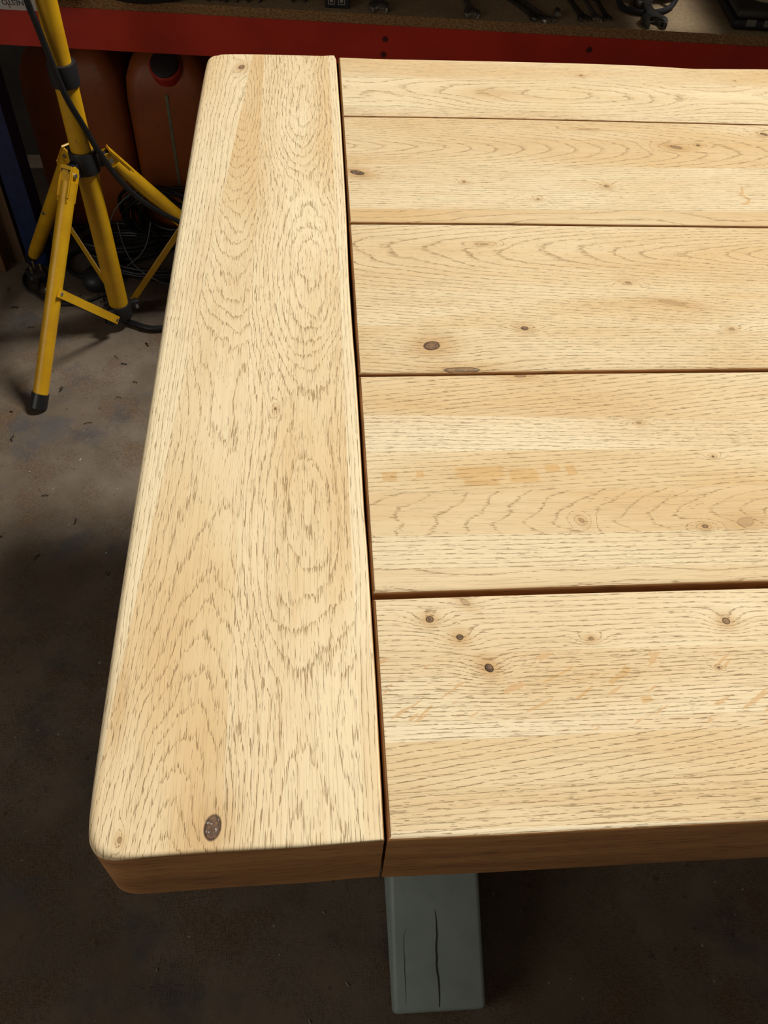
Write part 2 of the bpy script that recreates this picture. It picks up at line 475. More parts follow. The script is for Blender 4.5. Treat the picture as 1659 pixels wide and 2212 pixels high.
# near board
bplank(0, .166, [
    dict(lo=-9, v0=-.2, d0=.0, F=260, tint=.0, white=.5, an=.02, th=.67, gain=.15),
    dict(lo=.0070, slant=-.012, v0=-.03, d0=.0, F=250, m=.03, tint=.85, an=.02, am=.008, th=.645, gain=.15, jag=1.0, ps=.8),
    dict(lo=.026, slant=.012, v0=-.08, d0=.0, m=.14, F=215, tint=.85, warm=.02, an=.02, am=.006, jag=.35, th=.665, gain=.24, rw=.3),
    dict(lo=.0575, slant=.008, v0=-.3, d0=.0, F=330, tint=.05, white=.35, an=.015, th=.665, gain=.19, rw=.4),
    dict(lo=.071, v0=-.2, d0=.0, m=.0, F=330, tint=.20, white=.12, an=.04, am=.012, jag=.5, th=.65, gain=.20, rw=.4),
    dict(lo=.120, v0=-.1, d0=.0, F=260, tint=.25, white=.12, an=.06, am=.014, th=.67, gain=.19)],
    [(.209, .1469, .0027, .0025, 0, 1.0), (.2281, .1321, .0028, .0026, 0, .85), (.2448, .1083, .0030, .0036, .5, 1.0), (.4165, .1389, .0028, .0028, 0, .8),
     (.318, .128, .002, .0014, 0, .5), (.40, .103, .0009, .0008, 0, .9), (.235, .160, .004, .002, -.8, .3)], flecks=(.55, 1, .062, .118), seed=64.2,
    far_pts=[(.17, .1655), (.2988, .1662), (.4571, .1662), (1.8, .170)],
    near_pts=[(.17, .0002), (.2164, -.0001), (.2801, -.0004), (.3307, .0007), (.3981, .0004), (1.8, .002)], bevf=.0028, bevn=.0032, gn=0, gf=.0002,
    marks=[(.330, .0985, .008, .0016, .55), (.336, .103, .0035, .0026, .8), (.345, .082, .004, .0025, .2), (.305, .088, .007, .001, .6), (.2, .079, .006, .0009, .7), (.29, .1015, .012, .0008, .45)])
# far-right end board (outside the photograph, closes the table)
eo = [(1.802, .0), (1.965, -.001), (1.972, .006), (1.972, .994), (1.965, 1.003), (1.802, 1.003)]
plank('end_board', eo, M_end, M_end_side, .004)

# painted base
g = G('sage_grey_paint', .5, .4)
n = g.noise(g.x, g.y, g.z, 3, .6, 25); n2 = g.noise(g.x * 20, g.y * 3, g.z * 3, 2)
c = g.mix(n.smooth(.3, .7), (.25, .31, .285), (.215, .27, .25)); g.color(c); g.bump(n2, .0008)
M_paint = g.m
M_crack = simple('dark_wood_crack', (.035, .03, .02), .9)
def cpart(name, bm, mat, label=None, **k):
    o = link(name, bm, mat, None, **k); o.parent = table
    o.matrix_parent_inverse = Matrix.Translation(-Vector(table.location))
    if label: o['label'] = label
    return o
def crack(bm, face_fn, pts, wd):
    """thin sunken-looking sliver with jagged sides laid along a check in the timber"""
    L = []; Rr = []
    for i, (a, b) in enumerate(pts):
        t = i / (len(pts) - 1); hw = wd * math.sin(math.pi * min(1, max(.06, t * .94 + .06))) ** .6
        L.append(bm.verts.new(face_fn(a - hw, b))); Rr.append(bm.verts.new(face_fn(a + hw, b)))
    for i in range(len(L) - 1): bm.faces.new((L[i], Rr[i], Rr[i + 1], L[i + 1]))
for fx in (.2165, 1.62):
    x0, x1 = fx, fx + .1165
    # profile in y, z of the trestle foot: sloping nose, level middle
    prof = [(.022, 0), (.978, 0), (.984, .045), (.83, .119), (.17, .119), (.016, .045)]
    bm = bmesh.new()
    A = [bm.verts.new((x0, y, z)) for y, z in prof]; B = [bm.verts.new((x1, y, z)) for y, z in prof]
    for i in range(6): bm.faces.new((A[i], A[(i + 1) % 6], B[(i + 1) % 6], B[i]))
    bm.faces.new(A); bm.faces.new(B[::-1])
    bmesh.ops.bevel(bm, geom=list(bm.edges), offset=.006, segments=3, profile=.5, affect='EDGES')
    cpart('trestle_foot', bm, M_paint, 'sage grey foot with long cracks' if fx < 1 else None, smooth=40)
    if fx < 1:
        def ff(a, b): return (a, b, .045 + (b - .016) * (.074 / .154) + .0004)
        bm = bmesh.new()
        rnd = random.Random(3)
        pts = [(.2735 + (.004 * (1 - k / 14)) * 0 + rnd.uniform(-.0006, .0006) + .002 * math.sin(k * .7) * .4, .020 + k * .0075) for k in range(15)]
        crack(bm, ff, pts, .0011)
        pts = [(.2315 + rnd.uniform(-.0004, .0004) + (0 if k < 12 else (k - 12) * .003), .024 + k * .006) for k in range(15)]
        crack(bm, ff, pts, .0003)
        for v_ in bm.verts: v_.co.z += .0002
        cpart('crack', bm, M_crack)
    bm = bmesh.new(); box(bm, x0 + .005, x1 - .005, .40, .60, .117, .622, .006)
    cpart('trestle_post', bm, M_paint, smooth=40)
    bm = bmesh.new(); box(bm, x0 - .005, x1 + .005, .14, .86, .62, .6935, .006)
    cpart('top_rail', bm, M_paint, smooth=40)
bm = bmesh.new(); box(bm, .325, 1.628, .465, .535, .27, .37, .005)
cpart('stretcher', bm, M_paint, smooth=40)

# ------------------------------------------------------------------ storage rack
YAW = math.atan(-.0784)
RO = Vector((-.50, 1.5855 + .0784 * .5, 0))
rack = empty('storage_rack', RO, 'boltless storage rack with red beams, blue uprights and chipboard shelf behind the table', 'shelving', YAW)
RM = Matrix.Translation(RO) @ Matrix.Rotation(YAW, 4, 'Z')
def tl(x, y):   # world point -> rack coordinates
    q = RM.inverted() @ Vector((x, y, 0)); return q.x, q.y
g = G('red_powder_coat', .42, .5)
n = g.noise(g.x, g.y, g.z, 4, .6, 8); f = g.noise(g.x * 6, g.y, g.z * 90, 2)
c = g.mix(n.smooth(.35, .65), (.47, .022, .007), (.38, .018, .006)); c = g.mix(f.smooth(.68, .72) * .3, c, (.2, .03, .02))
g.color(c); g.bump(n, .0006)
M_red = g.m
M_blue = simple('blue_powder_coat', (.006, .016, .070), .45, var=.15)
def chip(name, edge):
    g = G(name, .8, .2)
    if edge:
        n = g.noise(g.x * 180, g.y * 60, g.z * 420, 3, .7); k = g.noise(g.x * 60, g.y * 60, g.z * 300 + 4.0, 2, .6)
        c = g.mix(n.smooth(.35, .65), (.34, .20, .085), (.15, .070, .028)); c = g.mix(k.smooth(.66, .72), c, (.50, .35, .17))
    else:
        n = g.noise(g.x, g.y, g.z, 4, .7, 120); k = g.noise(g.x, g.y, g.z + 5.0, 3, .6, 8)
        c = g.mix(n.smooth(.35, .65), (.34, .25, .145), (.27, .19, .11)); c = g.mix(k.smooth(.5, .7) * .5, c, (.22, .14, .08))
    g.color(c); g.bump(n, .0012); return g.m
M_chip = chip('chipboard_face', False); M_chipe = chip('chipboard_edge', True)
def beam(y0, s, ztop):
    bm = bmesh.new()
    # stepped angle profile: face, return lip that carries the shelf
    box(bm, .0, 1.53, y0, y0 + .002 * 1, ztop - .074, ztop, 0)
    box(bm, .0, 1.53, y0 + (.002 if s > 0 else -.028), y0 + (.030 if s > 0 else 0), ztop - .002, ztop)
    box(bm, .0, 1.53, y0 + (.002 if s > 0 else -.010), y0 + (.012 if s > 0 else 0), ztop - .074, ztop - .072)
    return bm
for zt in (.585, 1.0):
    link('beam', beam(0, 1, zt), M_red, rack); link('beam', beam(.448, -1, zt), M_red, rack)
    bm = bmesh.new(); box(bm, .012, 1.524, .001, .447, zt, zt + .018)
    for f in bm.faces:
        if abs(f.normal.z) < .5: f.material_index = 1
    o = link('shelf_board', bm, None, rack, mats=[M_chip, M_chipe])
    # the run goes on into a second bay to the right
    for src in (beam(0, 1, zt), beam(.448, -1, zt)):
        o2 = link('beam', src, M_red, rack); o2.location.x = 1.578
    o2 = o.copy(); COL.objects.link(o2); o2.location.x = 1.578
for ux in (-.046, 1.532, 3.110):
    for uy in (0.003, .39):
        bm = bmesh.new()
        box(bm, ux, ux + .046, uy, uy + .002, 0, 1.45); box(bm, ux, ux + .002, uy + .002, uy + .055, 0, 1.45)
        box(bm, ux + .044, ux + .046, uy + .002, uy + .055, 0, 1.45)
        for k in range(28):
            box(bm, ux + .016, ux + .030, uy - .0006, uy + .0006, .04 + k * .05, .058 + k * .05)
        link('upright', bm, M_blue, rack)
def face_xz(x, z): 
    return x, z
M_rivet = simple('dark_rivet', (.10, .016, .012), .5, metal=.2)
for (rx, rz) in ((.7795, .5605), (.7775, .532), (1.172, .5620)):
    bm = bmesh.new(); cyl(bm, (rx, .0002, rz), (rx, -.0022, rz), .0055, .0045, 16); cyl(bm, (rx, -.001, rz), (rx, -.0030, rz), .0019, .0015, 10)
    link('rivet', bm, M_rivet, rack, smooth=40)
for ez in (.548,):
    bm = bmesh.new(); box(bm, -.047, .001, -.0005, .0028, .505, .592, .0008); link('beam_connector', bm, M_red, rack)
    bm = bmesh.new(); box(bm, 1.529, 1.579, -.0005, .0028, .505, .592, .0008); link('beam_connector', bm, M_red, rack)
ZS = .603
def rthing(name, x, y, z, label, cat, rz=0, group=None):
    return empty(name, (x, y, z), label, cat, rz, group)

# ---- spanners: open jaw towards the camera
M_steel = simple('worn_chrome_steel', (.42, .41, .38), .36, metal=.9, var=.2, sc=60)
M_dsteel = simple('dull_dark_steel', (.13, .12, .11), .45, metal=.8, var=.2, sc=60)
def spanner(x, y, s, rz, label, mat, ring=True, L=None):
    """s: width over the jaws; jaw mouth points along local -y"""
    R_ = s / 2; jw = s * .27; th = s * .13
    L = L or s * 5.2
    root = rthing('open_end_spanner', x, y - .006, ZS, label, 'spanner', rz, None)
    pts = []
    # outline of open end head, centre (0, R_)
    cy = R_ * .8
    pts += [(jw * 1.0, cy - R_ * .05)]
    pts += [(jw, cy - R_ * .75), (jw + R_ * .18, cy - R_ * .86)]
    for a in range(-55, 66, 15):
        pts.append((R_ * math.cos(math.radians(a)), cy + R_ * math.sin(math.radians(a))))
    hw = s * .16
    pts += [(hw, cy + R_ * 1.25), (hw * .85, L * .5), (hw, L - R_ * .9)]
    right_ = pts
    left_ = [(-a, b) for a, b in pts][::-1]
    inner = [(-jw * .55, cy + R_ * .22), (0, cy + R_ * .30), (jw * .55, cy + R_ * .22)]
    out = right_ + left_ + inner
    bm = bmesh.new()
    top = [bm.verts.new((a, b, th * 2)) for a, b in out]; bot = [bm.verts.new((a, b, 0)) for a, b in out]
    n_ = len(out)
    bm.faces.new(top); bm.faces.new(bot[::-1])
    for i in range(n_): bm.faces.new((bot[i], bot[(i + 1) % n_], top[(i + 1) % n_], top[i]))
    bmesh.ops.bevel(bm, geom=[e for e in bm.edges if abs(e.verts[0].co.z - e.verts[1].co.z) < 1e-6], offset=th * .35, segments=2, profile=.5, affect='EDGES')
    bmesh.ops.triangulate(bm, faces=[f for f in bm.faces if len(f.verts) > 4])
    link('open_jaw', bm, mat, root, smooth=35)
    bm = bmesh.new()
    lathe(bm, [(R_ * .42, 0), (R_ * .7, 0), (R_ * .74, th * .4), (R_ * .74, th * 1.8), (R_ * .7, th * 2.2), (R_ * .42, th * 2.2)], 20, Matrix.Translation((0, L - R_ * .4, 0)))
    link('ring_end', bm, mat, root, smooth=35)
    return root
sp = [(-.293, 1.600, .024, .1, 'small spanner on the shelf between the yellow stand and black coil', M_dsteel),
      (-.044, 1.611, .030, .12, 'leftmost spanner right of the black coil, only its jaw tip showing', M_dsteel),
      (-.012, 1.608, .030, .05, 'second spanner right of the black coil, jaw tip at the photo top', M_dsteel),
      (.030, 1.611, .032, .0, 'third spanner right of the black coil, wide jaw tip at the photo top', M_dsteel),
      (.114, 1.6165, .032, .0, 'spanner just left of the black USB socket box', M_dsteel),
      (.2657, 1.577, .040, .06, 'chrome open-end spanner just right of the USB socket box', M_steel),
      (.4403, 1.563, .033, .08, 'lone chrome open-end spanner midway along the shelf edge', M_steel),
      (.5661, 1.5575, .026, .42, 'dull spanner, leftmost of the crossed cluster of three tools', M_dsteel),
      (.5850, 1.5495, .026, .38, 'bright spanner, middle of the crossed cluster of three tools', M_steel),
      (.6553, 1.5610, .024, .12, 'dark narrow spanner left in the group of three thin spanners', M_dsteel),
      (.6800, 1.5630, .022, .05, 'thin spanner with a bright jaw tip, middle of three', M_steel),
      (.7010, 1.5650, .020, .02, 'thinnest dull spanner, rightmost of the three thin spanners', M_dsteel),
      (.7871, 1.5350, .050, .0, 'large dark open-end spanner near the black case', M_dsteel)]
for (x, y, s, rz, lb, mt_) in sp:
    spanner(x, y, s, rz, lb, mt_, L=.118 if s > .045 else None)
# little socket lying with its open end to the camera
rt = rthing('socket', .604, 1.566, ZS + .0062, 'small round chrome socket lying beside the crossed spanners', 'socket', YAW)
bm = bmesh.new(); lathe(bm, [(.0042, 0), (.0060, 0), (.0064, .0006), (.0064, .022), (.0055, .0235), (.002, .0235)], 20, Matrix.Rotation(-math.pi / 2, 4, 'X'))
link('socket_body', bm, M_steel, rt, smooth=35)
bm = bmesh.new(); cyl(bm, (0, .006, 0), (0, .0065, 0), .0041, n=16); link('socket_bore', bm, simple('socket_bore_black', (.01, .01, .01), .9), rt)

# ---- USB box
M_blk = simple('black_plastic', (.018, .018, .020), .45, var=.1)
M_blk2 = simple('black_rubber', (.012, .012, .013), .38, var=.1)
M_dark = simple('dark_cloth', (.016, .015, .018), .85, var=.2)
rt = rthing('usb_socket_box', .186, 1.588, ZS, 'small black box with two square printer-type USB sockets', 'electronics', YAW)
bm = bmesh.new(); box(bm, -.0235, .0235, 0, .05, 0, .026, .002); link('housing', bm, M_blk, rt)
M_port = simple('pale_port_metal', (.50, .47, .40), .35, metal=.6)
for px_ in (-.0105, .0085):
    bm = bmesh.new()
    box(bm, px_ - .0062, px_ + .0062, -.0008, .0005, .0070, .0082); box(bm, px_ - .0062, px_ + .0062, -.0008, .0005, .0185, .0197)
    box(bm, px_ - .0062, px_ - .0050, -.0008, .0005, .0082, .0185); box(bm, px_ + .0050, px_ + .0062, -.0008, .0005, .0082, .0185)
    s_ = link('usb_port', bm, M_port, rt)
    bm = bmesh.new(); box(bm, px_ - .0026, px_ + .0026, -.0010, .0003, .0110, .0155, .0003); link('port_tongue', bm, M_port, s_)

# ---- black coil of cable hanging over the shelf edge
def coil(bm, c, rad, n, r, jit, seed, flat=1.0, zrise=.004, tilt=(0, 0)):
    rnd = random.Random(seed); pts = []
    for k in range(n * 16 + 1):
        a = k / 16 * math.tau; i = k / 16
        rr = rad * (1 + jit * math.sin(i * 2.3 + seed)) + rnd.uniform(-1, 1) * rad * .01
        x_ = rr * math.cos(a) + rad * .06 * math.sin(i * 1.7); y_ = rr * math.sin(a) * flat
        z_ = (i % 4.0) * zrise + r + abs(math.sin(a * .5 + i)) * zrise
        pts.append(Vector((c[0] + x_, c[1] + y_, c[2] + z_ + x_ * tilt[0] + y_ * tilt[1])))
    tube(bm, pts, r, 6)
bm = bmesh.new()
lathe(bm, [(.05, 0), (.105, 0), (.116, .008), (.118, .02), (.112, .036), (.095, .045), (.05, .046)], 48, Matrix.Translation((-.172, 1.690, ZS + .0006)))
o = link('cable_coil', bm, M_dark, smooth=True)
tag(o, 'black coiled hose lying on the left end of the chipboard shelf', 'hose')
bm = bmesh.new()
coil(bm, (0, 0, .0465), .085, 5, .0045, .12, 4, 1, .004)
oo = link('loop', bm, M_blk2, o, smooth=True); oo.location = (-.172, 1.690, ZS)

# ---- white box with handwriting upside down
M_card = simple('white_card', (.46, .44, .41), .8, var=.05)
bxr = rthing('cardboard_box', -.400, 1.5455, .6032, 'white box with upside-down black handwriting at the photo top-left corner', 'box', YAW)
bm = bmesh.new(); box(bm, -.22, .070, 0, .20, 0, .115, .0012); link('carton', bm, M_card, bxr)
def text(s, size, mat, parent, loc, rot, name='lettering', ext=.0002, sx=1):
    cu = bpy.data.curves.new(name, 'FONT'); cu.body = s; cu.size = size; cu.extrude = ext; cu.align_x = 'CENTER'; cu.align_y = 'CENTER'
    tmp = bpy.data.objects.new(name + '_tmp', cu); COL.objects.link(tmp)
    dg = bpy.context.evaluated_depsgraph_get(); me = bpy.data.meshes.new_from_object(tmp.evaluated_get(dg))
    bpy.data.objects.remove(tmp)
    me.materials.clear(); me.materials.append(mat)
    o = bpy.data.objects.new(name, me); COL.objects.link(o); o.parent = parent; o.location = loc; o.rotation_euler = rot; o.scale = (sx, 1, 1)
    return o
M_ink = simple('black_marker_ink', (.03, .025, .035), .6); M_pink = simple('red_marker_ink', (.30, .05, .07), .6)
text('NESTO', .0125, M_ink, bxr, (.0055, -.0004, .0135), (math.pi / 2, math.pi, 0))
bm = bmesh.new(); tube(bm, spline([(-.012, -.0004, .028), (-.007, -.0004, .018), (-.003, -.0004, .009), (-.001, -.0004, .003)], 5), .0005, 6)
tube(bm, spline([(-.010, -.0004, .024), (-.002, -.0004, .019), (.006, -.0004, .0185)], 5), .0007, 6)
link('red_mark', bm, M_pink, bxr)

# ---- black case and cream ring
cs = rthing('tool_case', 1.012, 1.526, ZS, 'black plastic case with two grey latches at the right end of the shelf', 'case', YAW)
bm = bmesh.new(); box(bm, -.075, .20, .002, .25, 0, .018, .006, 3); link('case_base', bm, M_blk, cs, smooth=40)
bm = bmesh.new(); box(bm, -.072, .197, .006, .246, .0185, .034, .007, 3); link('case_lid', bm, simple('charcoal_plastic', (.045, .042, .038), .5), cs, smooth=40)
M_latch = simple('grey_latch', (.16, .15, .13), .5)
for lx in (-.044, -.010, .09):
    bm = bmesh.new(); box(bm, lx - .009, lx + .009, -.0016, .004, .009, .0205, .0012); link('latch', bm, M_latch, cs)
bm = bmesh.new(); lathe(bm, [(.046, 0), (.052, 0), (.055, .003), (.052, .007), (.046, .007), (.045, .003)], 40)
o = link('ring', bm, simple('cream_plastic', (.40, .33, .20), .5), smooth=40)
o.location = (1.025, 1.6185, ZS + .0345); tag(o, 'cream plastic ring lying on top of the black case', 'ring')

# ---- black drill-like bag with a looped cable
rt = rthing('tool_bag', .80, 1.69, ZS, 'black cloth tool bag behind the large dark spanner', 'bag', YAW)
bm = bmesh.new(); box(bm, -.075, .075, -.035, .09, 0, .10, .03, 4); link('bag_body', bm, M_dark, rt, smooth=True)
bm = bmesh.new(); tube(bm, spline([(-.055, -.036, .06), (-.060, -.075, .012), (-.03, -.10, .006), (.015, -.095, .006), (.05, -.060, .010), (.062, -.034, .05)], 8), .0055, 8); link('strap', bm, M_dark, rt, smooth=True)

# ------------------------------------------------------------------ orange containers under the shelf
g = G('orange_brown_plastic', .5, .4)
n = g.noise(g.x, g.y, g.z, 4, .6, 7); k = g.noise(g.x, g.y, g.z + 3.0, 2, .5, 60)
c = g.mix(n.smooth(.35, .7), (.26, .062, .010), (.19, .045, .008)); c = g.mix(k.smooth(.66, .70) * .6, c, (.12, .04, .015)); g.color(c)
M_or = g.m
M_strip = simple('grey_green_level_strip', (.16, .15, .09), .6)
M_cap = simple('red_screw_cap', (.42, .025, .015), .45); M_capd = simple('dark_cap_top', (.02, .01, .01), .6)
def container(lx, wd, label, cap):
    q = RM @ Vector((lx, .165, 0))
    rt = empty('fuel_container', q, label, 'container', YAW)
    bm = bmesh.new()
    W = wd / 2; D = .21
    def ring(z, ins, rr):
        pts = []
        x_, y0_, y1_ = W - ins, ins * .8, D - ins * .6
        for (cx, cy, a0) in ((x_ - rr, y0_ + rr, -90), (x_ - rr, y1_ - rr, 0), (-x_ + rr, y1_ - rr, 90), (-x_ + rr, y0_ + rr, 180)):
            for a in range(0, 91, 15):
                t = math.radians(a0 + a); pts.append((cx + rr * math.cos(t), cy + rr * math.sin(t), z))
        return [bm.verts.new(p) for p in pts]
    prof = [(.001, .02), (.012, .006), (.03, .0), (.15, .0), (.33, .0), (.37, .004), (.40, .016), (.42, .034), (.432, .055), (.436, .07)]
    rs = [ring(z, i_, .035) for z, i_ in prof]
    for a, b in zip(rs, rs[1:]):
        n_ = len(a)
        for i in range(n_): bm.faces.new((a[i], a[(i + 1) % n_], b[(i + 1) % n_], b[i]))
    bm.faces.new(rs[0][::-1]); bm.faces.new(rs[-1])
    link('container_body', bm, M_or, rt, smooth=50)
    if cap:
        mt = Matrix.Translation((.004, .040, .372)) @ Matrix.Rotation(math.radians(38), 4, 'X')
        bm = bmesh.new(); lathe(bm, [(.028, .0), (.036, .004), (.036, .010), (.031, .014), (.031, .052), (.027, .056)], 32, mt); link('neck', bm, M_capd, rt, smooth=40)
        bm = bmesh.new(); lathe(bm, [(.0325, .020), (.0345, .022), (.0345, .048), (.031, .052)], 32, mt); cp = link('screw_cap', bm, M_cap, rt, smooth=40)
        bm = bmesh.new(); lathe(bm, [(.0300, .0525), (.0300, .056), (.026, .058)], 32, mt); link('cap_top', bm, M_capd, cp, smooth=40)
        bm = bmesh.new(); box(bm, -.0035, .0035, -.0012, .003, .03, .350, .0005); link('level_strip', bm, M_strip, rt)
    return rt
container(.088, .230, 'orange-brown plastic container behind the yellow stand, without visible cap', False)
container(.303, .192, 'orange-brown plastic container with red screw cap beside the table corner', True)

# ------------------------------------------------------------------ timbers leaning at the left
def timber(x, y, wx_, wy_, h, label, c, rz=.1, seed=0, lean=(0, 0)):
    g = G('rough_timber', .85, .2)
    n = g.noise(g.x * 60, g.y * 60, g.z * 4 + seed, 3, .6); cc = g.mix(n.smooth(.3, .7), c, tuple(q * .45 for q in c)); g.color(cc); g.bump(n, .0015)
    bm = bmesh.new(); box(bm, -wx_ / 2, wx_ / 2, -wy_ / 2, wy_ / 2, 0, h, .0015)
    for v_ in bm.verts: v_.co.x += v_.co.z * lean[0]; v_.co.y += v_.co.z * lean[1]
    o = link('timber_post', bm, g.m); o.location = (x, y, 0); o.rotation_euler = (0, 0, rz)
    tag(o, label, 'timber', None); return o
timber(-.579, 1.662, .040, .034, .55, 'rough brown timber batten standing right beside the blue upright', (.17, .10, .055), .0, 2)
timber(-.615, 1.622, .040, .034, .50, 'reddish rough timber batten standing at the extreme left photo edge', (.17, .085, .04), .0, 9)

# ------------------------------------------------------------------ yellow tripod stand
g = G('yellow_powder_coat', .38, .5)
n = g.noise(g.x, g.y, g.z, 4, .6, 20); k = g.noise(g.x, g.y, g.z * .4 + 3.0, 4, .7, 60)
c = g.mix(n.smooth(.35, .65), (.60, .33, .006), (.52, .27, .006)); c = g.mix(k.smooth(.63, .72) * .55, c, (.20, .10, .02)); g.color(c)
M_yel = g.m
M_bolt = simple('zinc_bolt', (.55, .55, .52), .3, metal=.9)
P0 = Vector((-.298, 1.411, 0))
tri = empty('tripod_stand', P0, 'yellow steel tripod work light stand left of the table', 'tripod stand')
def L(p): return Vector(p) - P0
bm = bmesh.new(); cyl(bm, (0, 0, .046), (0, 0, .555), .0205, n=40); link('lower_pole', bm, M_yel, tri, smooth=40)
bm = bmesh.new(); cyl(bm, (0, 0, .50), (0, 0, 1.15), .0178, n=40); link('upper_pole', bm, M_yel, tri, smooth=40)
bm = bmesh.new(); lathe(bm, [(.0215, .535), (.0243, .536), (.0252, .540), (.0252, .570), (.0243, .5745), (.0192, .5745)], 40)
cl = link('clamp_collar', bm, M_blk, tri, smooth=40)
bm = bmesh.new(); lathe(bm, [(.0208, .372), (.0255, .373), (.0262, .377), (.0262, .413), (.0250, .416), (.0208, .416)], 40)
hub = link('upper_hub', bm, M_blk, tri, smooth=40)
bm = bmesh.new(); lathe(bm, [(.018, .026), (.0245, .027), (.0255, .031), (.0255, .058), (.0245, .061), (.0208, .061)], 40)
lhub = link('lower_hub', bm, M_blk, tri, smooth=40)
feet = [Vector((-.436, 1.141, 0)), Vector((-.545, 1.655, 0)), Vector((.001, 1.551, 0))]
for f_ in feet:
    d = L(f_); d.z = 0; u_ = d.normalized(); sd = Vector((-u_.y, u_.x, 0))
    pv = u_ * .047 + Vector((0, 0, .388)); ft = L(f_)
    # hub ears
    for hb, z_, r_ in ((hub, .388, .047), (lhub, .046, .036)):
        bm = bmesh.new()
        mt = Matrix((( u_.x, sd.x, 0, 0), (u_.y, sd.y, 0, 0), (0, 0, 1, z_), (0, 0, 0, 1)))
        box(bm, .020, r_ + .007, -.0075, .0075, -.012, .012, .003, 2, mt)
        link('hub_ear', bm, M_blk, hb, smooth=40)
    ax = (ft - pv).normalized()
    bm = bmesh.new()
    a0 = pv + ax * .012; a1 = ft - ax * .028
    tp = [a0 + (a1 - a0) * t for t in (0, 1)]
    cyl(bm, tp[0], tp[1], .0150, n=28)
    # flattened cheek plates at the pivot
    nrm = ax.cross(sd)
    for s_ in (-1, 1):
        vs = []
        for (al, b_) in ((-.012, -.010), (-.016, .000), (-.012, .010), (.0, .014), (.05, .013), (.05, -.013), (.0, -.014)):
            vs.append((pv + ax * al + nrm * b_ + sd * s_ * .0085, pv + ax * al + nrm * b_ + sd * s_ * .0105))
        A = [bm.verts.new(q[0]) for q in vs]; B = [bm.verts.new(q[1]) for q in vs]
        bm.faces.new(A); bm.faces.new(B[::-1])
        for i in range(len(A)): bm.faces.new((A[i], A[(i + 1) % 7], B[(i + 1) % 7], B[i]))
    on = nrm if nrm.dot(u_) > 0 else -nrm
    mt = Matrix(((sd.x, ax.x, on.x, pv.x), (sd.y, ax.y, on.y, pv.y), (sd.z, ax.z, on.z, pv.z), (0, 0, 0, 1)))
    box(bm, -.0115, .0115, -.014, .040, .0110, .0135, .001, 1, mt)
    lg = link('leg', bm, M_yel, tri, smooth=40)
    bm = bmesh.new(); cyl(bm, a1 - ax * .008, ft - ax * .002 + Vector((0, 0, .004)), .0172, .0178, 28); link('rubber_foot', bm, M_blk2, lg, smooth=40)
    bm = bmesh.new(); cyl(bm, pv - sd * .014, pv + sd * .014, .0042, n=14); link('bolt', bm, M_bolt, lg, smooth=40)
    # brace
    bp = pv + (ft - pv) * .475; lp = u_ * .036 + Vector((0, 0, .046))
    bx_ = (bp - lp); ln = bx_.length; bx_.normalize(); bn = bx_.cross(sd).normalized()
    bm = bmesh.new()
    off = sd * .0168 if f_ is not feet[1] else sd * -.0168
    mt = Matrix(((bx_.x, sd.x, bn.x, lp.x + off.x), (bx_.y, sd.y, bn.y, lp.y + off.y), (bx_.z, sd.z, bn.z, lp.z + off.z), (0, 0, 0, 1)))
    box(bm, -.004, ln + .008, -.0015, .0015, -.0075, .0075, .001, 1, mt)
    br = link('brace', bm, M_yel, tri)
    bm = bmesh.new(); cyl(bm, bp - sd * .019, bp + sd * .019, .0038, n=12); link('bolt', bm, M_bolt, br, smooth=40)
    bm = bmesh.new(); cyl(bm, lp - sd * .012, lp + sd * .019, .0038, n=12); link('bolt', bm, M_bolt, br, smooth=40)

# cable clipped along the stand
bm = bmesh.new()
tube(bm, spline([(-.345, 1.36, .95), (-.330, 1.383, .80), (-.3205, 1.383, .6821), (-.3161, 1.383, .6543), (-.3082, 1.382, .6034), (-.3003, 1.380, .5575), (-.2929, 1.382, .5191), (-.2807, 1.392, .4723), (-.2654, 1.404, .4139),
                 (-.2443, 1.420, .352), (-.2156, 1.435, .3005), (-.1826, 1.452, .2603), (-.1464, 1.466, .2264), (-.10, 1.475, .18), (-.05, 1.46, .08), (.0, 1.43, .008), (.1, 1.40, .0065), (.25, 1.42, .0065)], 8), .0055, 12)
o = link('power_cable', bm, M_blk2, smooth=True); tag(o, 'black cable draped down the yellow stand and over its right leg', 'cable')
bm = bmesh.new()
tube(bm, spline([(-.345, 1.500, .020), (-.3376, 1.47, .0085), (-.318, 1.432, .0078), (-.274, 1.4051, .0078), (-.2208, 1.3872, .0078), (-.1405, 1.4127, .0078), (-.06, 1.47, .0078), (.03, 1.50, .0078)], 10), .0068, 12)
o = link('power_cable', bm, M_blk2, smooth=True); tag(o, 'thick black cable curving on the floor below the stand hub', 'cable')

# plug with its cord
pl = empty('plug', (-.5154, 1.578, 0), 'black three-pin mains plug on the floor behind the front yellow leg', 'plug', .5)
bm = bmesh.new(); box(bm, -.022, .022, -.024, .024, .003, .026, .008, 3); link('plug_body', bm, M_blk, pl, smooth=True)
bm = bmesh.new()
cyl(bm, (-.008, -.022, .013), (-.014, -.048, .010), .008, .005, 14)
link('strain_relief', bm, M_blk, pl, smooth=40)
for (a, b) in ((0, .012), (-.011, -.006), (.011, -.006)):
    bm = bmesh.new(); box(bm, a - .0022, a + .0022, b - .003, b + .003, .0255, .042, .0006); link('pin', bm, simple('brass_pin', (.5, .42, .28), .3, metal=.8), pl)
bm = bmesh.new()
tube(bm, spline([(-.44, 1.78, .006), (-.50, 1.72, .005), (-.535, 1.64, .005), (-.548, 1.575, .005), (-.530, 1.535, .005), (-.510, 1.520, .005), (-.478, 1.492, .005), (-.45, 1.480, .005), (-.40, 1.484, .005), (-.36, 1.51, .005)], 10), .0038, 8)
